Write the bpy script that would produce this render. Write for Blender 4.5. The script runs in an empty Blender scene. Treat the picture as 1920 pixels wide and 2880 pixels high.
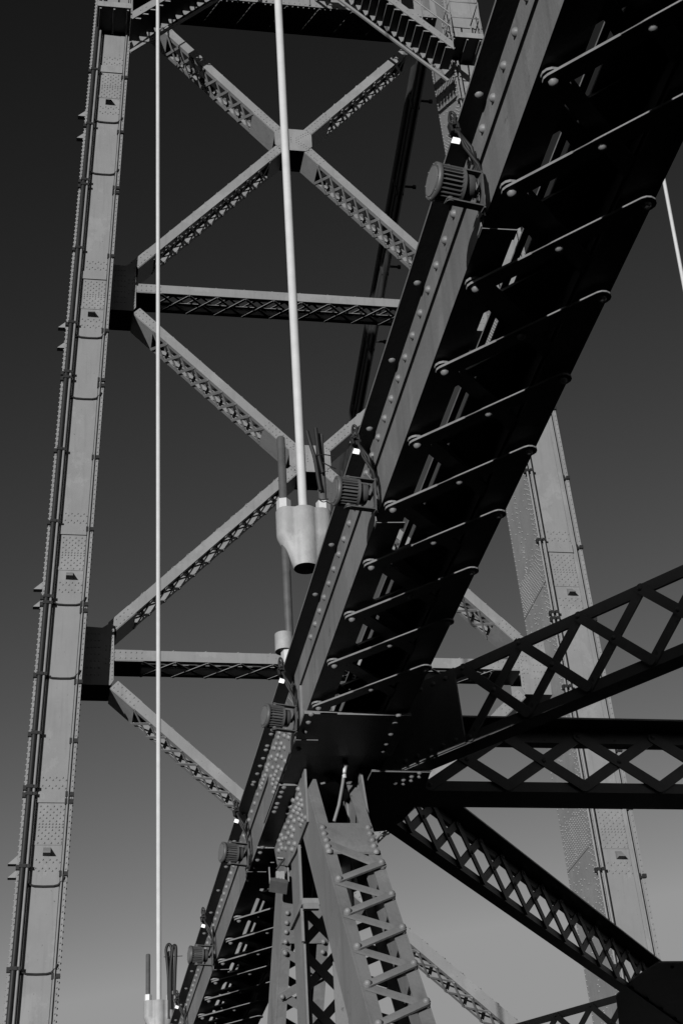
import bpy, math, random
from mathutils import Vector, Matrix
random.seed(7)
V = Vector
# ------------------------------------------------------------------ camera, sky, sun, exposure
scn = bpy.context.scene
col = scn.collection
FPX, CX, CY = 4960.0, 960.0, 1440.0               # focal length and centre in pixels of the 1920x2880 photograph
_u = V((-523, -8440, FPX)).normalized()            # up as seen by the camera (x right, y down, z forward)
_a = V((-970, 2950, FPX)); _a = (_a - _a.dot(_u) * _u).normalized()
_t = _a.cross(_u)
if _t.x < 0: _t = -_t
M3 = Matrix((_t, _a, _u))                          # camera axes -> world (X across the bridge, Y along it, Z up)
cam = bpy.data.cameras.new('camera'); cam_o = bpy.data.objects.new('camera', cam); col.objects.link(cam_o)
r_, d_, f_ = M3 @ V((1, 0, 0)), M3 @ V((0, 1, 0)), M3 @ V((0, 0, 1))
cam_o.matrix_world = Matrix(((r_.x, -d_.x, -f_.x, 0), (r_.y, -d_.y, -f_.y, 0), (r_.z, -d_.z, -f_.z, 0), (0, 0, 0, 1)))
cam.sensor_fit = 'VERTICAL'; cam.sensor_height = 36.0; cam.lens = FPX / 2880 * 36.0
cam.clip_start = 0.05; cam.clip_end = 9000
scn.camera = cam_o

SUN_EL, SUN_AZ = math.radians(1.2), math.atan2(-0.527, -0.85)      # azimuth measured from +Y towards +X
sun_dir = V((math.sin(SUN_AZ) * math.cos(SUN_EL), math.cos(SUN_AZ) * math.cos(SUN_EL), math.sin(SUN_EL)))
sl = bpy.data.lights.new('sun', 'SUN'); sl.energy = 5.0; sl.angle = math.radians(0.5); sl.color = (1.0, 1.0, 1.0)
so = bpy.data.objects.new('sun', sl); col.objects.link(so)
so.rotation_euler = sun_dir.to_track_quat('Z', 'Y').to_euler(); so.location = (-20, -30, 20)

w = bpy.data.worlds.new('World'); scn.world = w; w.use_nodes = True
nt = w.node_tree; nt.nodes.clear()
wo = nt.nodes.new('ShaderNodeOutputWorld'); bg = nt.nodes.new('ShaderNodeBackground')
sky = nt.nodes.new('ShaderNodeTexSky'); sky.sky_type = 'NISHITA'; sky.sun_disc = False
sky.sun_elevation = SUN_EL; sky.sun_rotation = SUN_AZ % (2 * math.pi)
sep = nt.nodes.new('ShaderNodeSeparateColor')      # black-and-white film behind a red filter: keep the sky's red
nt.links.new(sky.outputs[0], sep.inputs[0])
def wmath(op, a, b):                               # and print it on hard paper: contrast curve with a shoulder
    n = nt.nodes.new('ShaderNodeMath'); n.operation = op
    nt.links.new(a, n.inputs[0]); n.inputs[1].default_value = b
    return n.outputs[0]
tone = wmath('MINIMUM', wmath('POWER', wmath('MULTIPLY', sep.outputs[0], 1.245), 3.2), 2.0)
nt.links.new(tone, bg.inputs[0])
bg.inputs[1].default_value = 0.15
nt.links.new(bg.outputs[0], wo.inputs[0])
scn.view_settings.view_transform = 'Standard'; scn.view_settings.look = 'None'
scn.view_settings.exposure = 0.0; scn.view_settings.gamma = 1.0; scn.view_settings.use_curve_mapping = False
scn.cycles.max_bounces = 5; scn.cycles.diffuse_bounces = 0; scn.cycles.glossy_bounces = 2

# ------------------------------------------------------------------ measuring helpers: pixel of the photograph -> point on a real plane
K = 1920 / 1568
def ray(x, y): return M3 @ V((x - CX, y - CY, FPX))
def at_z(x, y, h): r = ray(x, y); return r * (h / r.z)
def at_y(x, y, d): r = ray(x, y); return r * (d / r.y)
def at_x(x, y, s): r = ray(x, y); return r * (s / r.x)

# ------------------------------------------------------------------ materials
def material(name, base, rough=0.5, metal=0.0, var=0.12, scale=3.0, stain=0.0, bump=0.0, spec=0.3):
    m = bpy.data.materials.new(name); m.use_nodes = True
    t = m.node_tree; b = t.nodes['Principled BSDF']
    b.inputs['Roughness'].default_value = rough; b.inputs['Metallic'].default_value = metal
    b.inputs['Specular IOR Level'].default_value = spec
    tc = t.nodes.new('ShaderNodeTexCoord')
    n1 = t.nodes.new('ShaderNodeTexNoise'); n1.inputs['Scale'].default_value = scale; n1.inputs['Detail'].default_value = 6
    n1.inputs['Roughness'].default_value = 0.62
    t.links.new(tc.outputs['Object'], n1.inputs['Vector'])
    rp = t.nodes.new('ShaderNodeMapRange'); rp.inputs['From Min'].default_value = 0.3; rp.inputs['From Max'].default_value = 0.7
    rp.inputs['To Min'].default_value = base * (1 - var); rp.inputs['To Max'].default_value = base * (1 + var)
    t.links.new(n1.outputs['Fac'], rp.inputs['Value'])
    out = rp.outputs['Result']
    if stain > 0:                                   # rain streaks and rust bloom with a shape of their own
        mp = t.nodes.new('ShaderNodeMapping'); mp.inputs['Scale'].default_value = (9, 9, 0.7)
        t.links.new(tc.outputs['Object'], mp.inputs['Vector'])
        n2 = t.nodes.new('ShaderNodeTexNoise'); n2.inputs['Scale'].default_value = 1.6; n2.inputs['Detail'].default_value = 5
        t.links.new(mp.outputs['Vector'], n2.inputs['Vector'])
        r2 = t.nodes.new('ShaderNodeMapRange'); r2.inputs['From Min'].default_value = 0.52; r2.inputs['From Max'].default_value = 0.78
        r2.inputs['To Min'].default_value = 1.0; r2.inputs['To Max'].default_value = 1.0 - stain
        t.links.new(n2.outputs['Fac'], r2.inputs['Value'])
        mu = t.nodes.new('ShaderNodeMath'); mu.operation = 'MULTIPLY'
        t.links.new(out, mu.inputs[0]); t.links.new(r2.outputs['Result'], mu.inputs[1]); out = mu.outputs[0]
    if stain > 0.12:                                # touched-up paint patches and small rust spots
        n4 = t.nodes.new('ShaderNodeTexNoise'); n4.inputs['Scale'].default_value = 1.1; n4.inputs['Detail'].default_value = 8; n4.inputs['Roughness'].default_value = 0.7
        t.links.new(tc.outputs['Object'], n4.inputs['Vector'])
        r4 = t.nodes.new('ShaderNodeMapRange'); r4.inputs['From Min'].default_value = 0.54; r4.inputs['From Max'].default_value = 0.56
        r4.inputs['To Min'].default_value = 1.0; r4.inputs['To Max'].default_value = 1.10
        t.links.new(n4.outputs['Fac'], r4.inputs['Value'])
        n5 = t.nodes.new('ShaderNodeTexNoise'); n5.inputs['Scale'].default_value = 17; n5.inputs['Detail'].default_value = 4
        t.links.new(tc.outputs['Object'], n5.inputs['Vector'])
        r5 = t.nodes.new('ShaderNodeMapRange'); r5.inputs['From Min'].default_value = 0.70; r5.inputs['From Max'].default_value = 0.74
        r5.inputs['To Min'].default_value = 1.0; r5.inputs['To Max'].default_value = 0.55
        t.links.new(n5.outputs['Fac'], r5.inputs['Value'])
        for o_ in (r4.outputs['Result'], r5.outputs['Result']):
            mm = t.nodes.new('ShaderNodeMath'); mm.operation = 'MULTIPLY'
            t.links.new(out, mm.inputs[0]); t.links.new(o_, mm.inputs[1]); out = mm.outputs[0]
    cb = t.nodes.new('ShaderNodeCombineColor')
    for i in range(3): t.links.new(out, cb.inputs[i])
    t.links.new(cb.outputs[0], b.inputs['Base Color'])
    if bump > 0:
        n3 = t.nodes.new('ShaderNodeTexNoise'); n3.inputs['Scale'].default_value = 60; n3.inputs['Detail'].default_value = 3
        t.links.new(tc.outputs['Object'], n3.inputs['Vector'])
        bp = t.nodes.new('ShaderNodeBump'); bp.inputs['Strength'].default_value = bump; bp.inputs['Distance'].default_value = 0.004
        t.links.new(n3.outputs['Fac'], bp.inputs['Height']); t.links.new(bp.outputs['Normal'], b.inputs['Normal'])
    return m
TOWER = material('tower_paint', 0.185, 0.55, 0, 0.08, 1.6, 0.14, 0.2)
TRUSS = material('truss_paint', 0.150, 0.48, 0, 0.13, 2.2, 0.26, 0.35)
SHADEP = material('truss_paint_shaded', 0.115, 0.5, 0, 0.15, 2.2, 0.15, 0.3)  # same paint as the truss, darkened to put the chord's shade on the laterals
GALV = material('cast_zinc', 0.26, 0.6, 0.1, 0.09, 14, 0.16, 0.4, 0.25)
ROPE = material('white_rope_coating', 0.42, 0.5, 0, 0.07, 9, 0.10)
ROD = material('dark_rod', 0.10, 0.4, 0.3, 0.2, 12, 0.0, 0, 0.5)
NUT = material('zinc_nut', 0.43, 0.4, 0.1, 0.06, 20)
LAMP = material('lamp_casting', 0.085, 0.5, 0.2, 0.15, 25)
LENS = material('lamp_glass', 0.13, 0.25, 0, 0.05, 15, 0, 0, 0.5)
RIB = material('conduit_black', 0.014, 0.55, 0, 0.2, 20)
TAG = material('paper_tag', 0.8, 0.7, 0, 0.05, 60)
PIPE = material('conduit_paint', 0.17, 0.5, 0.1, 0.12, 6)
CABLE = material('main_cable_wrap', 0.03, 0.6, 0, 0.2, 5)
DECK = material('walkway_concrete', 0.06, 0.95, 0, 0.25, 3)
ASPH = material('asphalt', 0.035, 0.95, 0, 0.25, 6)
RIVER = material('river_water', 0.02, 0.9, 0, 0.3, 0.02, 0, 0, 0.05)
WIRE = material('steel_strap', 0.28, 0.4, 0.3, 0.1, 30)

# ------------------------------------------------------------------ mesh helpers
WLOC = {}
def smooth(pts, k=5):                               # Catmull-Rom through the points
    pts = [V(p) for p in pts]; out = []
    for i in range(len(pts) - 1):
        a, b, c, d = pts[max(i - 1, 0)], pts[i], pts[i + 1], pts[min(i + 2, len(pts) - 1)]
        for j in range(k):
            t = j / k
            out.append(0.5 * (2 * b + (c - a) * t + (2 * a - 5 * b + 4 * c - d) * t * t + (3 * b - a - 3 * c + d) * t ** 3))
    return out + [pts[-1]]
class MB:
    def __init__(s): s.v = []; s.f = []; s.sm = []
    def add(s, vs, fs, smooth=False):
        o = len(s.v); s.v += [tuple(p) for p in vs]
        for f in fs: s.f.append(tuple(i + o for i in f)); s.sm.append(smooth)
    def box(s, c, ax, ay, az):                      # centre and three half-vectors
        c, ax, ay, az = V(c), V(ax), V(ay), V(az)
        if ax.cross(ay).dot(az) < 0: ax = -ax
        vs = [c + ax * i + ay * j + az * k for k in (-1, 1) for j in (-1, 1) for i in (-1, 1)]
        s.add(vs, [(0, 2, 3, 1), (4, 5, 7, 6), (0, 1, 5, 4), (2, 6, 7, 3), (0, 4, 6, 2), (1, 3, 7, 5)])
    def bb(s, x0, x1, y0, y1, z0, z1):
        s.box(((x0 + x1) / 2, (y0 + y1) / 2, (z0 + z1) / 2), ((x1 - x0) / 2, 0, 0), (0, (y1 - y0) / 2, 0), (0, 0, (z1 - z0) / 2))
    def beam(s, p, q, side, w, h):                  # bar p->q, width w along side, thickness h across
        p, q, side = V(p), V(q), V(side)
        d = q - p; n = d.normalized(); sd = (side - side.dot(n) * n).normalized(); up = n.cross(sd)
        s.box((p + q) / 2, d / 2, sd * w / 2, up * h / 2)
    def prism(s, pts, n):                           # flat polygon given thickness n
        pts = [V(p) for p in pts]; n = V(n); k = len(pts)
        ar = V((0, 0, 0))
        for i in range(k): ar += (pts[i] - pts[0]).cross(pts[(i + 1) % k] - pts[0])
        if ar.dot(n) > 0: pts.reverse()
        s.add(pts + [p + n for p in pts], [tuple(range(k)), tuple(range(2 * k - 1, k - 1, -1))] + [(i, i + k, (i + 1) % k + k, (i + 1) % k) for i in range(k)])
    def roundbar(s, p, q, nrm, w, th, ext=None):    # lacing bar with rounded ends lying on a plane of normal nrm
        p, q, nrm = V(p), V(q), V(nrm).normalized(); d = (q - p).normalized(); sd = nrm.cross(d); r = w / 2
        pts = []
        for c, a0 in ((q, -90), (p, 90)):
            for i in range(7):
                a = math.radians(a0 + 30 * i); pts.append(c + d * (math.cos(a) * r) + sd * (math.sin(a) * r))
        s.prism([x - nrm * th / 2 for x in pts], nrm * th)
    def tube(s, pts, r, seg=10, cap=True, rs=None):
        pts = [V(p) for p in pts]; n = len(pts); rings = []; ref = None
        for i, p in enumerate(pts):
            d = (pts[min(i + 1, n - 1)] - pts[max(i - 1, 0)]).normalized()
            if ref is None: ref = d.orthogonal().normalized()
            ref = (ref - ref.dot(d) * d).normalized(); b = d.cross(ref); rr = rs[i] if rs else r
            rings.append([p + (ref * math.cos(2 * math.pi * k / seg) + b * math.sin(2 * math.pi * k / seg)) * rr for k in range(seg)])
        o = len(s.v)
        s.add([x for R in rings for x in R], [(i * seg + k, i * seg + (k + 1) % seg, (i + 1) * seg + (k + 1) % seg, (i + 1) * seg + k) for i in range(n - 1) for k in range(seg)], True)
        if cap:
            s.add(rings[0], [tuple(range(seg - 1, -1, -1))]); s.add(rings[-1], [tuple(range(seg))])
    def rivet(s, p, n, r=0.0145, h=0.6, seg=8, rings=3):
        p, n = V(p), V(n).normalized(); u = n.orthogonal().normalized(); b = n.cross(u); vs = []; fs = []
        for j in range(rings):
            a = math.pi / 2 * j / rings; rr = r * math.cos(a); hh = r * 1.0 * h / 0.75 * math.sin(a)
            vs += [p + (u * math.cos(2 * math.pi * k / seg) + b * math.sin(2 * math.pi * k / seg)) * rr + n * hh for k in range(seg)]
        vs.append(p + n * (r * h / 0.75))
        for j in range(rings - 1): fs += [(j * seg + k, j * seg + (k + 1) % seg, (j + 1) * seg + (k + 1) % seg, (j + 1) * seg + k) for k in range(seg)]
        t = (rings - 1) * seg
        fs += [(t + k, t + (k + 1) % seg, rings * seg) for k in range(seg)]
        s.add(vs, fs, True)
    def small(s, p, n, r=0.015): s.rivet(p, n, r * 1.18, 0.85, 6, 2)
    def build(s, name, mat, parent=None, label=None, cat=None, group=None, kind=None, origin=None):
        xs = [p[0] for p in s.v]; ys = [p[1] for p in s.v]; zs = [p[2] for p in s.v]
        c = V(origin) if origin is not None else V(((min(xs) + max(xs)) / 2, (min(ys) + max(ys)) / 2, (min(zs) + max(zs)) / 2))
        me = bpy.data.meshes.new(name); me.from_pydata([(p[0] - c.x, p[1] - c.y, p[2] - c.z) for p in s.v], [], s.f)
        me.polygons.foreach_set('use_smooth', s.sm); me.materials.append(mat); me.update()
        o = bpy.data.objects.new(name, me); col.objects.link(o); o.location = c
        WLOC[o.name] = c.copy()
        if parent is not None: o.parent = parent; o.matrix_parent_inverse = Matrix.Translation(-WLOC[parent.name])
        tag(o, label, cat, group, kind); return o
def tag(o, label=None, cat=None, group=None, kind=None):
    for k_, v_ in (('label', label), ('category', cat), ('group', group), ('kind', kind)):
        if v_: o[k_] = v_
def empty(name, loc, label, cat, group=None):
    o = bpy.data.objects.new(name, None); col.objects.link(o); o.location = loc; o.empty_display_size = 0.2
    WLOC[o.name] = V(loc); tag(o, label, cat, group); return o
def copy_tree(o, parent=None):
    c = o.copy(); col.objects.link(c)
    if parent is not None: c.parent = parent; c.matrix_parent_inverse = o.matrix_parent_inverse.copy()
    for ch in list(o.children): copy_tree(ch, c)
    return c
X_, Y_, Z_ = V((1, 0, 0)), V((0, 1, 0)), V((0, 0, 1))

# ------------------------------------------------------------------ ground: river, roadway deck and the walkway the camera stands on
g = MB(); g.bb(-4000, 4000, -4000, 4000, -46.2, -46.0); g.build('river', RIVER, kind='structure')
g = MB(); g.bb(2.6, 8.3, -60, 140, -2.1, -1.75); g.build('road', ASPH, kind='structure')
g = MB(); g.bb(-0.9, 1.15, -60, 140, -1.85, -1.62); g.build('walkway', DECK, kind='structure')

# ------------------------------------------------------------------ suspension tower
XC, TY, TD = 5.357, 28.8, 1.67                       # centre line, front plane, depth of a leg
LEG_W = 0.83
def xl(z): return -0.212 + (z - 7.72) * 0.04706       # outer edge of the left leg (the legs lean inward)
tower = empty('suspension_tower', (XC, TY + 0.8, -1.7), 'pale riveted steel suspension tower with X bracing behind the truss', 'bridge tower')
HOODS = [27.3, 21.55, 15.55, 10.27, 4.9]
Z0, Z1 = -20.0, 36.0
def build_leg(side):
    left = side < 0
    def P(u, z, off=0.0):                            # u from the left edge of the leg seen from the road, off = towards the camera
        x = xl(z) + u if left else 2 * XC - xl(z) - LEG_W + u
        return V((x, TY - off, z))
    lean = (P(0, 1) - P(0, 0)).normalized()
    b = MB()
    b.add([P(u, z) + V((0, y, 0)) for z in (Z0, Z1) for u, y in ((0, 0), (LEG_W, 0), (LEG_W, TD), (0, TD))],
          [(0, 3, 2, 1), (4, 5, 6, 7), (0, 1, 5, 4), (1, 2, 6, 5), (2, 3, 7, 6), (3, 0, 4, 7)])
    leg = b.build('tower_leg', TOWER, tower)
    a = MB()                                         # raised edge angles with their rivets
    for u0, u1 in ((0.0, 0.042 if left else 0.062), (LEG_W - 0.066, LEG_W)):
        a.add([P(u, z, o) for z in (Z0, Z1) for u, o in ((u0, 0), (u1, 0), (u1, 0.028), (u0, 0.028))],
              [(0, 1, 5, 4), (1, 2, 6, 5), (2, 3, 7, 6), (3, 0, 4, 7), (0, 3, 2, 1), (4, 5, 6, 7)])
        z = 5.0
        while z < 32:
            a.small(P((u0 + u1) / 2, z, 0.028), -Y_, 0.014); z += 0.105
    for sgn, u in ((-1, 0.0), (1, LEG_W)):           # rivets along the side faces: they show on the outline
        z = 5.0
        while z < 32:
            a.small(P(u, z) + V((0, 0.05, 0)), X_ * sgn, 0.016); z += 0.105
    a.build('edge_angle', TOWER, leg)
    u0, u1 = (0.215, 0.715) if left else (0.10, 0.63)
    um = (u0 + u1) / 2
    seams = sorted(HOODS)
    c = MB()                                         # cover plate panels with a gap at every strap
    cuts = [Z0] + [h + 1.0 for h in seams] + [Z1]
    for i in range(len(cuts) - 1):
        za, zb = cuts[i] + 0.06, cuts[i + 1] - 0.06
        c.prism([P(u0, za, 0.0), P(u1, za, 0.0), P(u1, zb, 0.0), P(u0, zb, 0.0)], -Y_ * 0.014)
    for h in seams:
        c.prism([P(u0 + 0.0, h + 0.94, 0), P(u1, h + 0.94, 0), P(u1, h + 1.13, 0), P(u0, h + 1.13, 0)], -Y_ * 0.045)     # strap
        c.prism([P(u0 + 0.01, h + 0.19, 0.014), P(u1 - 0.02, h + 0.19, 0.014), P(u1 - 0.02, h + 0.26, 0.014), P(u0 + 0.01, h + 0.26, 0.014)], -Y_ * 0.012)
        n = 9; du = (u1 - u0 - 0.05) / (n - 1)
        def row(z, ks, o=0.014):
            for k in ks: c.small(P(u0 + 0.025 + k * du, z, o), -Y_, 0.0155)
        row(h + 0.225, (1, 3, 5, 7), 0.026)
        for j in range(12):
            z = h + 0.30 + j * 0.053
            row(z, range(9) if j in (4, 5) else (range(0, 9, 2) if j % 2 == 0 else range(1, 9, 2)))
        for zz in (1.21, 1.36, -0.11, -0.26):
            row(h + zz, range(0, 9, 2)); row(h + zz + 0.045, range(1, 9, 2))
    c.build('cover_plate', TOWER, leg)
    for h in seams:                                  # wedge hoods on the front face
        m = MB(); ua, ub = um - 0.062, um + 0.062
        if not left: ua, ub = um + 0.0, um + 0.12
        dp, hh = 0.17, 0.15
        pts = [P(ua, h, 0.014), P(ub, h, 0.014), P(ub, h, 0.014 + dp), P(ua, h, 0.014 + dp), P(ua, h + hh, 0.014), P(ub, h + hh, 0.014)]
        m.add(pts, [(0, 1, 2, 3), (3, 2, 5, 4), (0, 3, 4), (1, 5, 2), (0, 4, 5, 1)])
        m.build('hood', TOWER, leg)
    if left:
        for h in seams:                              # pairs of the same hoods on the outer side face
            for dy in (0.45, 1.15):
                m = MB(); y0, y1 = dy - 0.06, dy + 0.06; dp, hh = 0.17, 0.17
                q = lambda y, z, o: P(0, z) + V((-o, y, 0))
                m.add([q(y0, h, 0), q(y1, h, 0), q(y1, h, dp), q(y0, h, dp), q(y0, h + hh, 0), q(y1, h + hh, 0)],
                      [(0, 1, 2, 3), (3, 2, 5, 4), (0, 3, 4), (1, 5, 2), (0, 4, 5, 1)])
                m.build('hood', TOWER, leg)
    else:                                            # riveted inner side face: columns, a dense splice field, a slanting seam
        m = MB()
        S = lambda y, z: P(0, z) + V((0, y, 0))
        z = 5.0
        while z < 31:
            for y in (0.14, 0.22): m.small(S(y, z + (0.06 if y > 0.2 else 0)), -X_, 0.016)
            if int(z * 10) % 3: m.small(S(1.05, z), -X_, 0.016); m.small(S(0.97, z + 0.06), -X_, 0.016)
            z += 0.115
        z = 5.0
        while z < 31:
            m.small(S(TD - 0.05, z), -X_, 0.016); z += 0.105
        rs = random.Random(11)
        for h in seams:
            zs = h + 0.33
            for i in range(15):                       # splice field in horizontal rows above a horizontal seam
                for j in range(15):
                    y = 0.28 + j * 0.092 + (0.046 if i % 2 else 0); z = zs + 0.06 + i * 0.055
                    if y > TD - 0.1 or (i > 10 and rs.random() < 0.12 * (i - 9)): continue
                    m.small(S(y, z), -X_, 0.015)
            for i in range(22):                       # looser rows below it and above it
                for j in range(6):
                    y = 0.30 + j * 0.2 + (0.09 if i % 2 else 0)
                    if rs.random() < 0.30: m.small(S(y, zs - 0.08 - i * 0.07), -X_, 0.015)
                    if rs.random() < 0.22: m.small(S(y, zs + 0.95 + i * 0.08), -X_, 0.015)
            m.beam(S(0.03, zs) - X_ * 0.004, S(TD - 0.02, zs) - X_ * 0.004, Z_, 0.022, 0.014)
        m.build('side_rivets', TOWER, leg)
    def run(u, off, r, zA=Z0, zB=31.0): return [P(u, zA, off), P(u, zB, off)]
    lay = ((0.088, 0.11, 0.046), (0.166, 0.12, 0.024)) if left else ((-0.03, 0.10, 0.022), (0.055, 0.11, 0.024))
    for u, o, r in lay:
        m = MB(); m.tube(run(u, o, r), r, 10); m.build('conduit', PIPE if u > 0.1 or not left else RIB, leg)  # left leg's first pipe is black and fat to stand in for a shadow strip
    for u, o, r in (((0.748, 0.05, 0.016), (0.735, 0.03, 0.008)) if left else ((0.69, 0.07, 0.016),)):
        m = MB(); m.tube(run(u, o, r), r, 8); m.build('conduit', PIPE, leg)
    za = 5.1; k = 0
    cz = [7.0, 8.33, 10.05, 11.33, 12.45, 13.58, 15.0, 16.71, 18.3, 19.97, 21.3, 23.2, 24.9, 26.6, 28.2]
    for z in cz:
        m = MB()
        ul, ur = (0.03, 0.20) if left else (-0.075, 0.10)
        for ddz in ((0.0,) if k % 3 else (0.0, 0.13)):
            m.prism([P(ul, z + ddz - 0.035, 0.0), P(ur, z + ddz - 0.035, 0.0), P(ur, z + ddz + 0.035, 0.0), P(ul, z + ddz + 0.035, 0.0)], -Y_ * 0.05)
            for u, o, r in lay:
                q = P(u, z + ddz, o); m.box(q, X_ * (r + 0.012), Y_ * (r + 0.012), Z_ * 0.03)
            q = P(0.012 if left else -0.05, z + ddz, 0.06); m.box(q, X_ * 0.035, Y_ * 0.035, Z_ * 0.04)
        m.build('pipe_clamp', RIB, leg)
        m = MB()
        for ddz in ((0.0,) if k % 3 else (0.0, 0.13)):
            ue = LEG_W - 0.02
            m.box(P(ue, z + ddz - 0.1, 0.05), X_ * 0.035, Y_ * 0.03, Z_ * 0.035); m.box(P(ue - 0.06, z + ddz - 0.12, 0.03), X_ * 0.05, Y_ * 0.02, Z_ * 0.02)
            m.box(P(ue - 0.09, z + ddz - 0.1, 0.04), X_ * 0.02, Y_ * 0.03, Z_ * 0.05)
        m.build('pipe_clamp', RIB, leg)
        k += 1
    for h in seams:                                  # black cables looping across the face
        for zz in ((h - 0.53, h - 2.0) if left else ()):
            m = MB(); r = 0.019
            pl = [P(0.11, zz - 0.10, 0.07), P(0.12, zz - 0.02, 0.07), P(0.2, zz + 0.03, 0.06), P(0.3, zz, 0.04), P(0.45, zz - 0.005, 0.035), P(0.62, zz, 0.035), P(0.70, zz + 0.02, 0.04), P(0.76, zz + 0.09, 0.05), P(0.78, zz + 0.16, 0.05)]
            m.tube(pl, r, 8); m.build('loop_cable', RIB, leg)
    return leg
leg_left = build_leg(-1); leg_right = build_leg(1)

BY, BD = 29.6, 0.68                                  # front plane and depth of the bracing
def mir(p, s): return V((p[0] if s < 0 else 2 * XC - p[0], p[1], p[2]))
def brace(p, q, name, hw=0.098, lattice=True, pitch=0.40, plates=(0.5, 0.45)):
    """a laced box member between (x,z) points p and q: front plate, back plate, lacing on the lower and upper side"""
    p, q = V((p[0], 0, p[1])), V((q[0], 0, q[1])); d = q - p; L = d.length; n = d.normalized()
    up = V((-n.z, 0, n.x));  up = up if up.z > 0 else -up
    b = MB()
    for y in (BY, BY + BD - 0.02):
        b.box((p + q) / 2 + V((0, y + 0.01, 0)), d / 2, up * hw, Y_ * 0.01)
        for s in (-1, 1):                            # inward flange of the channel
            yy = y + 0.06 if y < BY + 0.3 else y - 0.04
            b.box((p + q) / 2 + V((0, yy, 0)) + up * s * (hw - 0.006), d / 2, up * 0.006, Y_ * 0.045)
    k = int(L / 0.30)
    for i in range(1, k): b.small(p + n * (L * i / k) + up * hw + V((0, BY + 0.05, 0)), up, 0.02)
    la = MB()
    a0, a1 = plates
    kk = max(1, int(round((L - a0 - a1) / pitch))); st = (L - a0 - a1) / kk
    for s in (-1, 1):
        off = up * s * (hw + 0.006)
        for i in range(kk):
            t0, t1 = a0 + i * st, a0 + (i + 1) * st
            A = p + n * t0 + off; B = p + n * t1 + off
            la.beam(A + Y_ * (BY + 0.03), B + Y_ * (BY + BD - 0.03), up.cross(n), 0.055, 0.012)
            la.beam(A + Y_ * (BY + BD - 0.03) - up * s * 0.0125 * -1, B + Y_ * (BY + 0.03) + up * s * 0.0125, up.cross(n), 0.055, 0.012)
        for t0, t1 in ((0, a0), (L - a1, L)):
            la.box(p + n * (t0 + t1) / 2 + off + Y_ * (BY + BD / 2), n * (t1 - t0) / 2, Y_ * (BD / 2 - 0.01), up * 0.006)
    for t0, t1 in ((0.04, a0), (L - a1, L - 0.04)):
        t = t0
        while t < t1:
            for s in (-1, 1): b.small(p + n * t + up * s * hw * 0.55 + Y_ * BY, -Y_, 0.014)
            t += 0.1
    o = b.build(name, TOWER, tower); la.build('lattice', TOWER, o)
    return o
ZS = [5.89, 14.44, 22.99, 31.50]
ZX = [10.31, 18.92, 27.43]
for i, zx in enumerate(ZX):
    zlo, zhi = ZS[i], ZS[i + 1]
    for s in (-1, 1):
        xa = 1.46 + (zlo - 14.345) * 0.042; xb = 1.50 + (zhi - 14.345) * 0.042
        f = lambda x: x if s < 0 else 2 * XC - x
        brace((f(xa), zlo + 0.60), (f(XC - 0.32), zx - 0.26), 'cross_brace')
        brace((f(xb), zhi - 0.60), (f(XC - 0.32), zx + 0.26), 'cross_brace', plates=(0.6, 0.75))
    m = MB()
    for y in (BY - 0.014, BY + BD):
        m.prism([V((XC - 0.42, y, zx - 0.16)), V((XC - 0.28, y, zx - 0.31)), V((XC + 0.28, y, zx - 0.31)), V((XC + 0.42, y, zx - 0.16)), V((XC + 0.42, y, zx + 0.18)), V((XC + 0.28, y, zx + 0.32)), V((XC - 0.28, y, zx + 0.32)), V((XC - 0.42, y, zx + 0.18))], Y_ * 0.014)
    m.bb(XC - 0.27, XC + 0.27, BY + 0.02, BY + BD - 0.02, zx - 0.27, zx - 0.255)
    for a in (-1, 1):
        for sg in (-1, 1):
            for j in range(6):
                for e in (-0.035, 0.035):
                    x = XC + a * (0.06 + j * 0.055) ; z = zx + sg * (0.03 + j * 0.042) + e
                    m.small((x, BY - 0.014, z), -Y_, 0.013)
    m.build('centre_gusset', TOWER, tower)
for zs in ZS[:3]:
    xa = 1.46 + (zs - 14.345) * 0.042
    st = brace((xa, zs), (2 * XC - xa, zs), 'cross_strut', 0.105, pitch=0.62, plates=(0.55, 0.55))
    for s in (-1, 1):                                # gusset boxes between strut ends and legs
        f = lambda x: x if s < 0 else 2 * XC - x
        x0 = xl(zs) + LEG_W - 0.02; x1 = xa + 0.03
        m = MB()
        for y in (BY - 0.016, BY + BD + 0.002):
            m.prism([V((f(x), y, z)) for x, z in ((x0, zs - 0.62), (x1 - 0.06, zs - 0.62), (x1, zs - 0.52), (x1, zs + 0.52), (x1 - 0.04, zs + 0.68), (x1 - 0.22, zs + 0.55), (x0, zs + 0.57))], Y_ * 0.014)
        xm = f((x0 + x1 - 0.06) / 2); hx = abs(x1 - 0.06 - x0) / 2
        m.bb(xm - hx, xm + hx, BY + 0.01, BY + BD - 0.01, zs - 0.61, zs - 0.60)
        m.bb(xm - hx, xm + hx, BY + 0.01, BY + BD - 0.01, zs + 0.53, zs + 0.54)
        for j in range(14):
            m.small((f(x1 - 0.035), BY - 0.016, zs - 0.5 + j * 0.077), -Y_, 0.013)
        for j in (-2, -1, 1, 2):
            for e in (0.10, 0.17): m.small((f(x1 - e + 0.03), BY - 0.016, zs + j * 0.09), -Y_, 0.013)
        for j in range(7):
            for e in range(4): m.small((f(x0 + 0.10 + e * 0.07), BY - 0.016, zs - 0.42 + j * 0.14), -Y_, 0.013)
        m.build('gusset_box', TOWER, tower)
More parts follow.
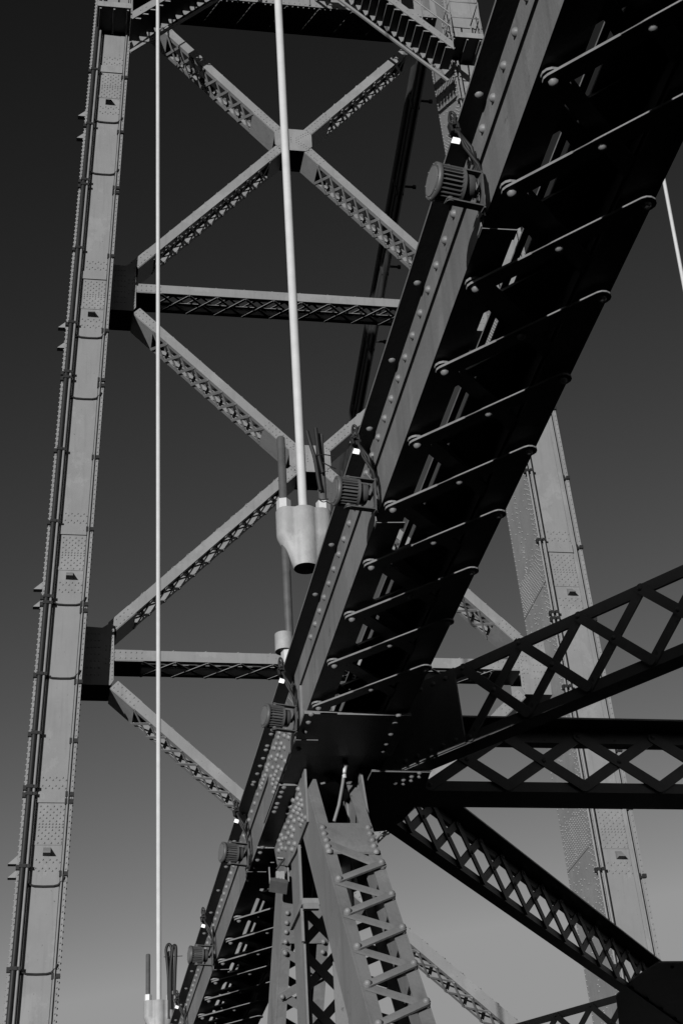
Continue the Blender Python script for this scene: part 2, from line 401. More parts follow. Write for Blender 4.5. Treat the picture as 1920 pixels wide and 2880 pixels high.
# portal beam above the highest bracing panel
zb = ZS[3]
pb = MB(); xa = xl(zb) + LEG_W - 0.02; xb = 2 * XC - xa
pb.bb(xa, xb, BY - 0.2, BY + 0.72, zb, zb + 0.012)
pb.bb(xa, xb, BY - 0.2, BY - 0.185, zb + 0.013, zb + 0.22)
pb.bb(xa, xb, BY + 0.70, BY + 0.715, zb + 0.013, zb + 1.9)
pb.bb(xa, xb, BY - 0.2, BY - 0.185, zb + 1.55, zb + 1.9)
x = xa
for i in range(8):
    xx = xa + (xb - xa) * i / 7
    pb.bb(max(xa, xx - 0.17), min(xb, xx + 0.17), BY - 0.199, BY - 0.186, zb + 0.221, zb + 1.549)
    pb.bb(xx - 0.01, xx + 0.01, BY - 0.24, BY - 0.201, zb + 0.02, zb + 1.88)
j = xa
while j < xb:
    pb.small((j, BY - 0.15, zb), -Z_, 0.016); pb.small((j + 0.03, BY - 0.2, zb + 0.06), -Y_, 0.014); j += 0.13
pbo = pb.build('portal_beam', TOWER, tower)
for i in range(9):
    x = xa + 0.5 + i * (xb - xa - 1) / 8
    m = MB(); m.beam((x, BY - 0.16, zb - 0.012), (x - 0.35, BY + 0.6, zb - 0.012), X_, 0.05, 0.012); m.build('soffit_bar', TOWER, pbo)

# ------------------------------------------------------------------ platforms and stairs high on the tower
def platform(s):
    cx = 1.24 if s < 0 else 2 * XC - 1.50
    lab = 'boxed inspection platform on the front of the left tower leg' if s < 0 else 'inspection platform with pipe railing on the right tower leg'
    t = empty('inspection_platform', (cx, 28.3, 28.5), lab, 'platform')
    m = MB(); m.bb(cx - 0.36, cx + 0.36, 28.0, 28.75, 29.48, 29.54); m.bb(cx - 0.37, cx + 0.37, 27.97, 27.999, 29.43, 29.58)
    m.build('deck', TOWER, t)
    m = MB()
    for x in (cx - 0.3, cx, cx + 0.3): m.bb(x - 0.02, x + 0.02, 28.02, 28.75, 29.40, 29.479)
    m.build('floor_beam', TOWER, t)
    m = MB()
    for x in (cx - 0.34, cx + 0.34):
        for y in (28.02, 28.7): m.tube([(x, y, 29.55), (x, y, 30.62)], 0.018, 8)
    for z in (30.1, 30.6):
        m.tube([(cx - 0.34, 28.7, z), (cx - 0.34, 28.02, z), (cx + 0.34, 28.02, z), (cx + 0.34, 28.7, z)], 0.016, 8)
    m.build('railing', PIPE, t)
platform(-1); platform(1)
def stair(A, B, drop, lab, ya, yb):
    """a straight flight whose top edge runs from A to B in (x,z)"""
    t = empty('stair_flight', ((A[0] + B[0]) / 2, ya, min(A[1], B[1])), lab, 'stairs')
    A, B = V((A[0], 0, A[1])), V((B[0], 0, B[1])); d = (B - A); n = d.normalized()
    for y in (ya, yb):
        m = MB(); m.prism([A + Y_ * y, B + Y_ * y, B + Y_ * y - Z_ * drop * 0.42, A + Y_ * y - Z_ * drop * 0.42], Y_ * 0.02)
        k = int(d.length / 0.16)
        for i in range(k):
            if i % 3: m.small(A + d * ((i + .5) / k) + Y_ * y - Z_ * drop * 0.2, -Y_, 0.014)
        m.build('stringer', TOWER, t)
    k = int(d.length / 0.21)
    for i in range(k):
        c = A + d * ((i + 0.5) / k)
        m = MB(); z = c.z - drop * 0.42
        m.bb(c.x - 0.11, c.x + 0.11, ya + 0.021, yb - 0.001, z - 0.03, z)
        m.prism([V((c.x - 0.05, yb - 0.02, z - 0.031)), V((c.x + 0.13 * (1 if d.x > 0 else -1), yb - 0.02, z - 0.031)), V((c.x, yb - 0.02, z - 0.2))], Y_ * 0.015)
        m.build('tread', TOWER, t)
    m = MB(); m.beam(A + Y_ * (yb + 0.02) - Z_ * drop * 0.9, B + Y_ * (yb + 0.02) - Z_ * drop * 0.9, Z_, 0.06, 0.05); m.build('lower_rail', TOWER, t)
    m = MB()
    for h in (0.45, 0.9): m.tube([A + Y_ * ya + Z_ * h, B + Y_ * ya + Z_ * h], 0.018, 8)
    for i in range(6):
        c = A + d * (i / 5); m.tube([c + Y_ * (ya + .01), c + Y_ * (ya + .01) + Z_ * 0.9], 0.016, 8)
    m.build('handrail', PIPE, t)
stair((5.5, 31.7 + 0.55), (8.80, 29.08), 0.55, 'steel stair flight descending from the portal beam to the railed platform', 27.8, 28.5)
stair((1.62, 29.16), (4.2, 31.6), 0.55, 'steel stair flight rising from the boxed platform at the left tower leg', 27.8, 28.5)

# ------------------------------------------------------------------ main cable running down behind the tower
cab = empty('main_cable', (9.4, 33, 33), 'dark bundle of parallel bridge cables sloping down behind the tower', 'cable')
ca, cb = V((9.4, 29.0, 34.6)), V((9.4, 62.0, 23.4)); cd = (cb - ca).normalized(); cn = V((0, -cd.z, cd.y))
for k, (o, r) in enumerate(((-0.44, .07), (-0.24, .10), (-0.01, .085), (0.19, .09), (0.42, .14))):
    m = MB(); m.tube([ca + cn * o + X_ * 0.04 * (k % 2), cb + cn * o + X_ * 0.04 * (k % 2)], r, 12); m.build('cable_strand', CABLE, cab)
for i in range(7):
    t = 5.0 + i * 2.6; p = ca + cd * t
    m = MB(); m.beam(p - cn * 0.5, p + cn * 0.5, X_, 0.22, 0.05) if i == 6 else m.beam(p - cn * .45, p + cn * .4, X_, 0.2, 0.05)
    m.tube([p + cn * 0.0 + X_ * 0.1, p + X_ * 0.42], 0.035, 8); m.tube([p + X_ * 0.42, p + X_ * 0.50], 0.06, 8)
    m.build('cable_band', CABLE, cab)

# ------------------------------------------------------------------ near stiffening truss: top chord, web members, node plates
CL, CR, CB, CT = 1.282, 1.768, 3.40, 3.70             # chord web faces, underside, underside of the top flange
YA, YB = -3.0, 30.0
truss = empty('stiffening_truss', (1.525, 8.6, -1.7), 'dark riveted bridge truss with laced top chord running overhead from the right', 'bridge truss')
b = MB()
for s in (-1, 1):
    xo = CL if s < 0 else CR
    X = lambda d: xo + (d if s < 0 else -d)           # d inward from the outer web face
    def bx(d0, d1, z0, z1, bld=b): bld.bb(min(X(d0), X(d1)), max(X(d0), X(d1)), YA, YB, z0, z1)
    bx(0.0, 0.010, CB, CT)                            # web plate
    bx(-0.011, -0.0005, 3.583, CT)                    # outer leg of the top angle
    bx(-0.076, 0.090 if s < 0 else 0.190, CT + 0.0005, CT + 0.011)        # top flange
    bx(0.0105, 0.107, CB + 0.001, CB + 0.011)         # inner bottom angle
    bx(0.0105, 0.020, CB + 0.0115, CB + 0.085)
    bx(0.0105, 0.020, CT - 0.085, CT - 0.0005)
b.bb(1.695, 1.765, YA, YB, CT + 0.0115, CT + 0.24)      # added box, out of view, that keeps low sun off the laterals
b.bb(1.537, 1.560, YA, YB, CT + 0.0005, CT + 0.012)
b.bb(1.374, 1.678, 8.002, 9.618, 3.4035, 3.412)
RS = [(960,215),(893,235),(1005,240),(880,290),(945,270),(993,290),(855,360),(912,358),(838,410),(892,415),(945,405),(803,503),(872,487),(915,505),(853,535),(955,550),(818,622),(880,615),(917,643),(858,668),(800,718),(842,705),(823,755),(880,750),(816,803),(860,797),(845,845),(825,893)]
y = 1.2
while y < 20:                                         # rivets of the top angle
    if not 7.35 < y < 8.45: b.rivet((CL - 0.011, y, 3.643), -X_, 0.0150, 0.72)
    y += 0.131
y = 1.47; k = 0
while y < 20:
    if not 7.3 < y < 9.0: b.rivet((CL - 0.038, y, CT), -Z_, 0.0145, 0.62)
    y += 0.4535
for px in RS: b.rivet(at_x(560 + px[0] * .2551, 2000 + px[1] * .2551, CL - 0.012), -X_, 0.0150, 0.72)
for px in ((813,203),(797,250),(755,377),(740,423),(710,515),(676,600),(645,686),(607,777)):
    b.rivet(at_z(560 + px[0] * .2551, 2000 + px[1] * .2551, CT), -Z_, 0.0145, 0.62)
for px in ((770,592),(755,655),(733,710),(716,755),(700,797),(688,848)):
    b.rivet(at_x(560 + px[0] * .2551, 2000 + px[1] * .2551, CL - 0.011), -X_, 0.0150, 0.72)
chord = b.build('top_chord', TRUSS, truss)
P0, PT = 3.335, 0.4535
st = [P0 + PT * i for i in range(-5, 34)]
def gone(y): return 7.45 < y < 9.95
for Yk in st:
    for j, (dy, z, th) in enumerate(((-PT, 3.3745, 0.0088), (PT, 3.4175, 0.0105))):
        A, B = V((1.322, Yk, z)), V((1.735, Yk + dy * 0.983, z))
        if gone(A.y) or gone(B.y) : continue
        m = MB(); m.roundbar(A, B, Z_, 0.060, th)
        if j == 0:
            for q in (A, B, (A + B) / 2): m.rivet(q - Z_ * th / 2, -Z_, 0.0150, 0.7)
            e = V((0.42, PT, 0)).normalized(); m.roundbar(A + Z_ * 0.013 - e * 0.006, A + Z_ * 0.013 + e * 0.05, Z_, 0.060, th)
        m.build('lacing_bar', TRUSS, chord)
m = MB()
for Yk in st:                                         # upper lacing, seen through the gaps
    for dy, z in ((-PT, CT - 0.007), (PT, CT - 0.0185)):
        o_ = 0.24
        m.roundbar(V((1.335, Yk + o_, z)), V((1.715, Yk + o_ + dy, z)), Z_, 0.056, 0.011)
m.build('top_lacing', TRUSS, chord)
m = MB(); m.bb(1.270, 1.782, 7.512, 8.0, 3.383, 3.3995)    # batten plate at the node
for px in ((550,965),(527,1035),(493,1122),(462,1212),(437,1272),(1318,975),(1288,1045),(1250,1137),(1210,1222),(1182,1285)):
    m.rivet(at_z(700 + px[0] * .3189, 1700 + px[1] * .3189, 3.383), -Z_, 0.0150, 0.7)
m.build('batten_plate', TRUSS, chord)
m = MB(); m.bb(1.275, 1.372, 8.42, 9.318, 3.388, 3.3995); m.bb(1.68, 1.776, 8.42, 9.318, 3.388, 3.3995)
for px in ((937,838),(912,888),(895,940),(865,1013),(850,1058),(830,1105)):
    m.rivet(at_z(560 + px[0] * .2551, 2000 + px[1] * .2551, 3.388), -Z_, 0.0145, 0.65)
m.build('splice_strip', TRUSS, chord)
m = MB(); m.bb(1.275, 1.372, 9.322, 10.03, 3.378, 3.3995); m.bb(1.68, 1.776, 9.322, 10.03, 3.378, 3.3995); m.bb(1.373, 1.679, 9.62, 10.03, 3.385, 3.399)
for px in ((700,1497),(675,1555)):
    m.rivet(at_z(560 + px[0] * .2551, 2000 + px[1] * .2551, 3.378), -Z_, 0.0145, 0.65)
for px in ((800,57),(777,123),(762,172),(722,245)):
    m.rivet(at_z(480 + px[0] * .3061, 2400 + px[1] * .3061, 3.378), -Z_, 0.0145, 0.65)
m.build('splice_strip', TRUSS, chord)
m = MB(); m.prism([V((CL - 0.0005, y, z)) for y, z in ((7.62, 3.402), (9.0, 3.402), (8.75, 3.58), (7.62, 3.58))], -X_ * 0.011)
m.build('splice_plate', TRUSS, chord)

GL, GR = 1.386, 1.654
m = MB(); m.prism([V((GL - 0.012, y, z)) for y, z in ((8.215, 3.399), (8.205, 3.112), (8.63, 3.10), (8.885, 3.123), (9.264, 3.265), (9.36, 3.399))], X_ * 0.011)
for px in ((1100,860),(1118,920),(1090,965),(1135,985),(1045,985),(1105,1025),(1140,1040),(1015,1050),(1075,1065),(1050,1100),(1115,1085),(985,1115),(1095,1125),(1020,1165),(1138,1150),(950,1175),(1108,1190),(1175,1175),(1145,1210),(1055,1210),(990,1225),(1125,1255),(920,1255),(1025,1280),(955,1285),(897,1320),(1050,1310),(990,1345),(915,1368),(1030,1380),(962,1400),(930,1405),(890,1430),(998,1455),(1060,1462),(908,1472),(960,1515),(885,1535),(918,1510),(1030,1525)):
    q = at_x(560 + px[0] * .2551, 2000 + px[1] * .2551, GL - 0.012)
    if q.z < 3.385: m.rivet(q, -X_, 0.0165, 0.75)
m.build('gusset_plate', TRUSS, truss)
m = MB(); m.prism([V((GR + 0.001, y, z)) for y, z in ((8.2, 3.399), (8.06, 3.04), (8.5, 2.86), (9.1, 3.0), (9.4, 3.399))], X_ * 0.011)
for j in range(7): m.rivet((GR + 0.001, 8.22 - j * 0.006 + 0.05, 3.32 - j * 0.055), -X_, 0.0145, 0.7)
m.build('gusset_plate', TRUSS, truss)

def at_plane(x, y, p0, n): r = ray(x, y); return r * (V(p0).dot(n) / r.dot(n))
# diagonal that comes down towards the camera
dT = V((0, -0.846, -1.016)).normalized(); nT = V((0, dT.z, -dT.y)).normalized()
if nT.z < 0: nT = -nT
F0 = V((0, 7.816, 2.81))
def mem(F, d, n, s0, s1, depth, fw):
    b = MB(); c = F + d * ((s0 + s1) / 2) - n * depth / 2; h = (s1 - s0) / 2
    for x0, x1, sg in ((GL, GL + 0.010, 1), (GR - 0.010, GR, -1)):
        b.box(c + X_ * (x0 + x1) / 2, X_ * 0.005, d * h, n * depth / 2)
        xf = (GL + 0.0102 + fw / 2) if sg > 0 else (GR - 0.0102 - fw / 2)
        for k in (1, -1): b.box(c + X_ * xf + n * k * (depth / 2 - 0.006), X_ * fw / 2, d * h, n * 0.005)
    return b
b = mem(F0, dT, nT, -0.73, 5.6, 0.27, 0.048)
diag = b.build('diagonal', TRUSS, truss)
Fp = F0 + nT * 0.004
Rk = [(1020,120),(1110,415),(1205,725),(1320,1050),(1437,1400)]; Lk = [(627,270),(710,575),(797,900),(895,1240)]
R3 = [at_plane(760 + a * .3061, 2400 + c * .3061, Fp, nT) for a, c in Rk]; L3 = [at_plane(760 + a * .3061, 2400 + c * .3061, Fp, nT) for a, c in Lk]
sR = [(q - F0).dot(dT) for q in R3]; sL = [(q - F0).dot(dT) for q in L3]
pit = (sR[-1] - sR[0]) / (len(sR) - 1); xR, xL = GR - 0.020, GL + 0.026
n_b = int((5.3 - sR[0]) / pit)
for k in range(n_b):
    s_r = sR[0] + k * pit; s_l = s_r + (sL[0] - sR[0])
    for side in (0, 1):
        base = F0 + nT * 0.009 if side == 0 else F0 - nT * 0.279
        nn = nT if side == 0 else -nT
        R_ = base + dT * s_r + X_ * xR; L_ = base + dT * s_l + X_ * xL; R2 = base + dT * (s_r + pit) + X_ * xR
        m = MB(); m.roundbar(L_, R2, nT, 0.038, 0.010); m.build('lacing_bar', TRUSS, diag)
        m = MB(); m.roundbar(R_ + nn * 0.011, L_ + nn * 0.011, nT, 0.038, 0.010)
        for q in (R_, L_): m.rivet(q + nn * 0.017, nn, 0.0165, 0.75, 10, 4)
        m.build('lacing_bar', TRUSS, diag)
    base = F0 + nT * 0.009
m = MB(); base = F0 + nT * 0.009
m.roundbar(base + dT * (sR[0] - 0.19) + X_ * xL, base + dT * sR[0] + X_ * xR, nT, 0.05, 0.010); m.build('lacing_bar', TRUSS, diag)
sa = (at_plane(640 + 800 * .408, 1900 + 1033 * .408, F0, nT) - F0).dot(dT); sb = sR[0] - 0.115
m = MB(); m.box(F0 + dT * (sa + sb) / 2 + X_ * (GL + GR) / 2 + nT * 0.007, X_ * ((GR - GL) / 2 - 0.004), dT * (sb - sa) / 2, nT * 0.006)
for side, L in ((0, ((655,1050),(665,1093),(680,1137),(690,1180),(700,1213))), (1, ((968,1050),(980,1093),(995,1137),(1008,1178),(1025,1218)))):
    for px in L: m.rivet(at_plane(640 + px[0] * .408, 1900 + px[1] * .408, F0 + nT * 0.013, nT), nT, 0.0165, 0.75, 10, 4)
m.build('batten_plate', TRUSS, diag)
# diagonal that goes down and away
dA = V((0, 0.492, -0.573)).normalized(); nA = V((0, dA.z, -dA.y)).normalized()
if nA.y > 0: nA = -nA
FA = V((0, 9.161, 3.065))
b = mem(FA, dA, nA, -0.30, 5.9, 0.27, 0.052)
dia2 = b.build('diagonal', TRUSS, truss)
PA = [(1075,540),(1070,630),(1065,715),(1060,805),(1050,900)]
sA = [(at_plane(480 + a * .3061, 2400 + c * .3061, FA, nA) - FA).dot(dA) for a, c in PA + [(1030,1300)]]
m = MB(); m.box(FA + dA * ((sA[0] + sA[4]) / 2 - 0.05) + nA * 0.006 + X_ * (GL + GR) / 2, X_ * ((GR - GL) / 2 - 0.006), dA * ((sA[4] - sA[0]) / 2 + 0.0), nA * 0.005)
for s in sA[:5]:
    for x in (GL + 0.03, GR - 0.03): m.rivet(FA + dA * (s - 0.0) + nA * 0.012 + X_ * x, nA, 0.0150, 0.75)
m.build('batten_plate', TRUSS, dia2)
pa = (sA[5] - sA[4])
for k in range(int((5.6 - sA[4]) / pa)):
    for side in (0, 1):
        nn = nA if side == 0 else -nA; base = FA + nA * 0.007 if side == 0 else FA - nA * 0.278
        l0 = base + dA * (sA[4] + k * pa) + X_ * (GL + 0.03); r0 = base + dA * (sA[4] + (k + .5) * pa) + X_ * (GR - 0.03); l1 = base + dA * (sA[4] + (k + 1) * pa) + X_ * (GL + 0.03)
        m = MB(); m.roundbar(l0, r0, nA, 0.046, 0.010)
        for q in (l0, r0): m.rivet(q + nn * 0.017, nn, 0.0155, 0.75)
        m.build('lacing_bar', TRUSS, dia2)
        m = MB(); m.roundbar(r0 + nn * 0.0105, l1 + nn * 0.0105, nA, 0.046, 0.010); m.build('lacing_bar', TRUSS, dia2)
# upright post between the two diagonals
m = MB(); m.bb(GL, GL + 0.010, 8.54, 8.835, -1.7, 3.39); m.bb(GL + 0.0105, GL + 0.075, 8.825, 8.835, -1.7, 3.39)
m.bb(GR - 0.010, GR, 8.54, 8.835, -1.7, 3.39); m.bb(GR - 0.075, GR - 0.0105, 8.825, 8.835, -1.7, 3.39)
post = m.build('post', TRUSS, truss)
z = 2.9; k = 0
while z > -1.3:
    m = MB(); m.beam((GL + 0.03, 8.842, z), (GR - 0.03, 8.842, z - 0.22), Z_, 0.045, 0.010); m.build('lacing_bar', TRUSS, post)
    m = MB(); m.beam((GR - 0.03, 8.853, z), (GL + 0.03, 8.853, z - 0.22), Z_, 0.045, 0.010); m.build('lacing_bar', TRUSS, post)
    z -= 0.24

# ------------------------------------------------------------------ lateral bracing in the plane of the top chords
def lateral(o, d, nrm, L0, L1, z0, z1, under, over, name, label, pitch, phase, legb, legt, bw=0.045, bat=None):
    """single-plane laced lateral: o point on the side plane (xy), d along, nrm towards the side that is seen"""
    o, d, nrm = V((o[0], o[1], 0)), V((d[0], d[1], 0)), V((nrm[0], nrm[1], 0))
    c = o + d * ((L0 + L1) / 2)
    t = empty(name, c + Z_ * z0, label, 'lateral brace')
    h = d * (L1 - L0) / 2
    b = MB()
    b.box(c + Z_ * (z0 + legb / 2), h, nrm * 0.005, Z_ * legb / 2)
    b.box(c - nrm * (under / 2 + 0.0055) + Z_ * (z0 + 0.005), h, nrm * under / 2, Z_ * 0.005)
    b.build('bottom_angle', SHADEP, t)
    b = MB()
    b.box(c + Z_ * (z1 - legt / 2 - 0.0105), h, nrm * 0.005, Z_ * legt / 2)
    b.box(c + nrm * ((over - under) / 2) + Z_ * (z1 - 0.005), h, nrm * (over + under) / 2, Z_ * 0.005)
    b.build('top_angle', SHADEP, t)
    ga, gb = z0 + legb * 0.5, z1 - 0.0105 - legt * 0.5
    if L1 < L0: L0, L1 = L1, L0
    k0 = math.ceil((L0 - phase) / pitch); k1 = math.floor((L1 - phase) / pitch)
    for k in range(k0, k1):
        s0, s1 = phase + k * pitch, phase + (k + 1) * pitch
        if bat and (bat[0] - 0.05 < (s0 + s1) / 2 < bat[1]): continue
        A, B = o + d * s0, o + d * s1
        m = MB(); m.roundbar(A + Z_ * ga + nrm * 0.0105, B + Z_ * gb + nrm * 0.0105, nrm, bw, 0.010)
        m.rivet(A + Z_ * ga + nrm * 0.0155, nrm, 0.0135, 0.6); m.build('lacing_bar', SHADEP, t)
        m = MB(); m.roundbar(A + Z_ * gb + nrm * 0.021, B + Z_ * ga + nrm * 0.021, nrm, bw, 0.010)
        m.rivet(A + Z_ * gb + nrm * 0.026, nrm, 0.0135, 0.6); m.rivet((A + B) / 2 + Z_ * (ga + gb) / 2 + nrm * 0.026, nrm, 0.0135, 0.6)
        m.build('lacing_bar', SHADEP, t)
    return t
nD = (0.813, 0.583); dD = (0.583, -0.813)
on = lambda c, n: (n[0] * c, n[1] * c)
latT = lateral(on(6.26, nD), dD, (-nD[0], -nD[1]), -5.75, 0.6, 3.36, 3.79, 0.095, 0.0, 'lateral_brace', 'dark laced lateral brace rising to the upper right above the horizontal strut', 0.365, -5.06, 0.055, 0.05, 0.050, (-5.75, -5.09))
m = MB(); qn = V((-nD[0], -nD[1], 0)); q0 = V((nD[0], nD[1], 0)) * 6.26; qd = V((dD[0], dD[1], 0))
m.prism([q0 + qd * s + Z_ * z + qn * 0.006 for s, z in ((-5.72, 3.365), (-5.095, 3.365), (-5.125, 3.785), (-5.72, 3.785))], qn * 0.011)
for s in range(5): m.rivet(q0 + qd * (-5.18 - s * 0.085) + Z_ * 3.745 + qn * 0.017, qn, 0.0135, 0.65); m.rivet(q0 + qd * (-5.15 - s * 0.085) + Z_ * 3.40 + qn * 0.017, qn, 0.0135, 0.65)
m.build('batten_plate', SHADEP, latT)
latT2 = lateral(on(12.0, nD), dD, (-nD[0], -nD[1]), -13.6, -6.0, 3.36, 3.79, 0.095, 0.0, 'lateral_brace', 'dark laced lateral brace at the bottom right crossing behind the long descending one', 0.365, -12.0, 0.055, 0.05, 0.050)
nE = (0.811, -0.585); dE = (0.585, 0.811)
latA = lateral(on(-3.60, nE), dE, nE, 7.62, 16.5, 3.36, 3.665, 0.075, 0.13, 'lateral_brace', 'long black laced lateral brace descending to the lower right', 0.352, 8.53, 0.045, 0.05, 0.050)
strut = lateral((0, 8.40), (1, 0), (0, -1), 1.80, 9.0, 3.36, 3.715, 0.22, 0.17, 'lateral_strut', 'dark horizontal laced strut crossing to the right edge of the photo', 0.416, 2.475, 0.055, 0.065, 0.058)
m = MB(); m.prism([V((x, y, 3.345)) for x, y in ((1.70, 8.115), (2.0, 8.115), (2.03, 8.48), (1.99, 8.80), (1.92, 8.95), (1.70, 9.0))], Z_ * 0.012)
for a, c in ((247,460),(285,445),(285,462),(322,430),(320,447),(358,413),(358,430)):
    m.rivet(at_z(960 + a * .6122, 1920 + c * .6122, 3.345), -Z_, 0.0135, 0.7)
m.build('node_plate', SHADEP, strut)
xc = MB(); xc.prism([V((x, y, 3.3715)) for x, y in ((4.35, 11.54), (5.9, 11.54), (6.5, 13.2), (6.0, 15.0), (5.0, 14.6), (4.60, 13.26), (4.30, 12.38), (4.30, 11.9))], Z_ * 0.012)
for i in range(6): xc.rivet((4.48 + i * 0.1, 11.64, 3.3715), -Z_, 0.015, 0.65)
tag(xc.build('crossing_gusset', SHADEP), 'dark gusset plate joining crossing lateral braces at the lower right edge', 'gusset plate')

# ------------------------------------------------------------------ suspenders
def suspender(x, y, zt, label, cable_loops, ztop=60):
    """rope, cast socket with two threaded rods that run down to the chord; zt = top of the socket"""
    t = empty('suspender', (x, y, zt), label, 'suspender', 'suspender ropes with cast sockets')
    m = MB(); m.tube([(x, y, zt - 0.1), (x, y, ztop)], 0.0268, 20); m.build('rope', ROPE, t)
    R1, R2 = x - 0.114, x + 0.118
    m = MB(); prof = []                               # socket: three merged barrels, tapering to a nose below the middle
    N = 48
    def outline(k):
        a = 2 * math.pi * k / N; cs, sn = math.cos(a), math.sin(a); best = 0
        for cx, r in ((-0.100, 0.063), (0, 0.083), (0.100, 0.063)):
            bb = cs * cx; disc = bb * bb - (cx * cx - r * r)
            if disc >= 0: best = max(best, bb + math.sqrt(disc))
        return cs * best, sn * best
    def nose(k, f):
        a = 2 * math.pi * k / N
        ox, oy = outline(k); return ox * (1 - f) + math.cos(a) * 0.073 * f, oy * (1 - f) + math.sin(a) * 0.073 * f
    levels = [(0.0, 0, 0.97), (-0.012, 0, 1.0), (-0.165, 0, 1.0), (-0.185, 0.04, 1.0), (-0.36, 0.98, 1.0), (-0.375, 1, .96)]
    rings = [[(x + nose(k, f)[0] * g, y + nose(k, f)[1] * g, zt + dz) for k in range(N)] for dz, f, g in levels]
    m.add([p for r in rings for p in r], [(i * N + k, i * N + (k + 1) % N, (i + 1) * N + (k + 1) % N, (i + 1) * N + k) for i in range(len(rings) - 1) for k in range(N)], True)
    m.add(rings[0], [tuple(range(N))]); m.add(rings[-1], [tuple(range(N - 1, -1, -1))])
    m.build('socket', GALV, t)
    for X, top in ((R1, 0.50), (R2, 0.53)):
        m = MB(); m.tube([(X, y, zt - 0.95), (X, y, zt + top), (X, y, zt + top + 0.008)], 0.0245, 16, rs=[0.0245, 0.0245, 0.019]); m.build('threaded_rod', ROD, t)
        m = MB(); m.tube([(X, y, zt + 0.001), (X, y, zt + 0.068)], 0.042, 6); o = m.build('nut', NUT, t)
        for p in o.data.polygons: p.use_smooth = False
        m = MB(); m.tube([(X - 0.03, y, zt - 0.80), (X - 0.03, y, zt - 0.905)], 0.052, 20); m.build('collar', GALV, t)
        m = MB(); m.tube([(X - 0.01, y, zt - 0.906), (X - 0.01, y, zt - 0.99)], 0.040, 6); o = m.build('nut', NUT, t)
        for p in o.data.polygons: p.use_smooth = False
        m = MB(); m.tube([(X, y, zt - 0.991), (X, y, 3.74)], 0.0245, 12); m.build('threaded_rod', ROD, t)
    for pl, r in cable_loops:
        m = MB(); m.tube(smooth([V((x + a, y - c, zt + e)) for a, c, e in pl]), r, 8); m.build('tied_cable', RIB, t)
suspender(1.518, 8.69, 5.19, 'thicker white suspender rope in the middle with a socket close to the chord',
          [([(0.035, .06, .52), (0.05, .06, .44), (0.075, .05, .34), (0.09, .045, .2), (0.1, .045, .12)], 0.012),
           ([(0.09, .05, .55), (0.095, .05, .45), (0.10, .05, .36), (0.112, .05, .28), (.118, .05, .24)], 0.012),
           ([(0.06, .055, .36), (0.09, .062, .355), (0.13, .055, .365), (0.19, .05, .36)], 0.0035),
           ([(0.075, .055, .07), (0.1, .06, .05), (0.14, .055, .06)], 0.0035), ([(0.12, .055, .31), (0.16, .05, .29), (0.20, .04, .28)], 0.0035)])
suspender(1.470, 18.80, 5.105, 'thin white suspender rope at the left whose socket meets the bottom edge',
          [([(0.10, .05, -.2), (0.10, .05, .2), (0.085, .05, .42), (0.075, .05, .54), (0.10, .05, .6), (0.13, .05, .57), (0.14, .05, .45), (0.13, .05, .1)], 0.016),
           ([(0.12, .06, -.1), (0.12, .06, .3), (0.14, .06, .5), (0.155, .06, .58), (0.18, .06, .55), (0.17, .06, .3), (0.16, .06, .05)], 0.017),
           ([(0.05, .06, .46), (0.25, .06, .47)], 0.004)])
suspender(0.474 * 18.8 + 0.02, 18.8, 5.1, 'white suspender rope at the right edge beyond the big chord', [])

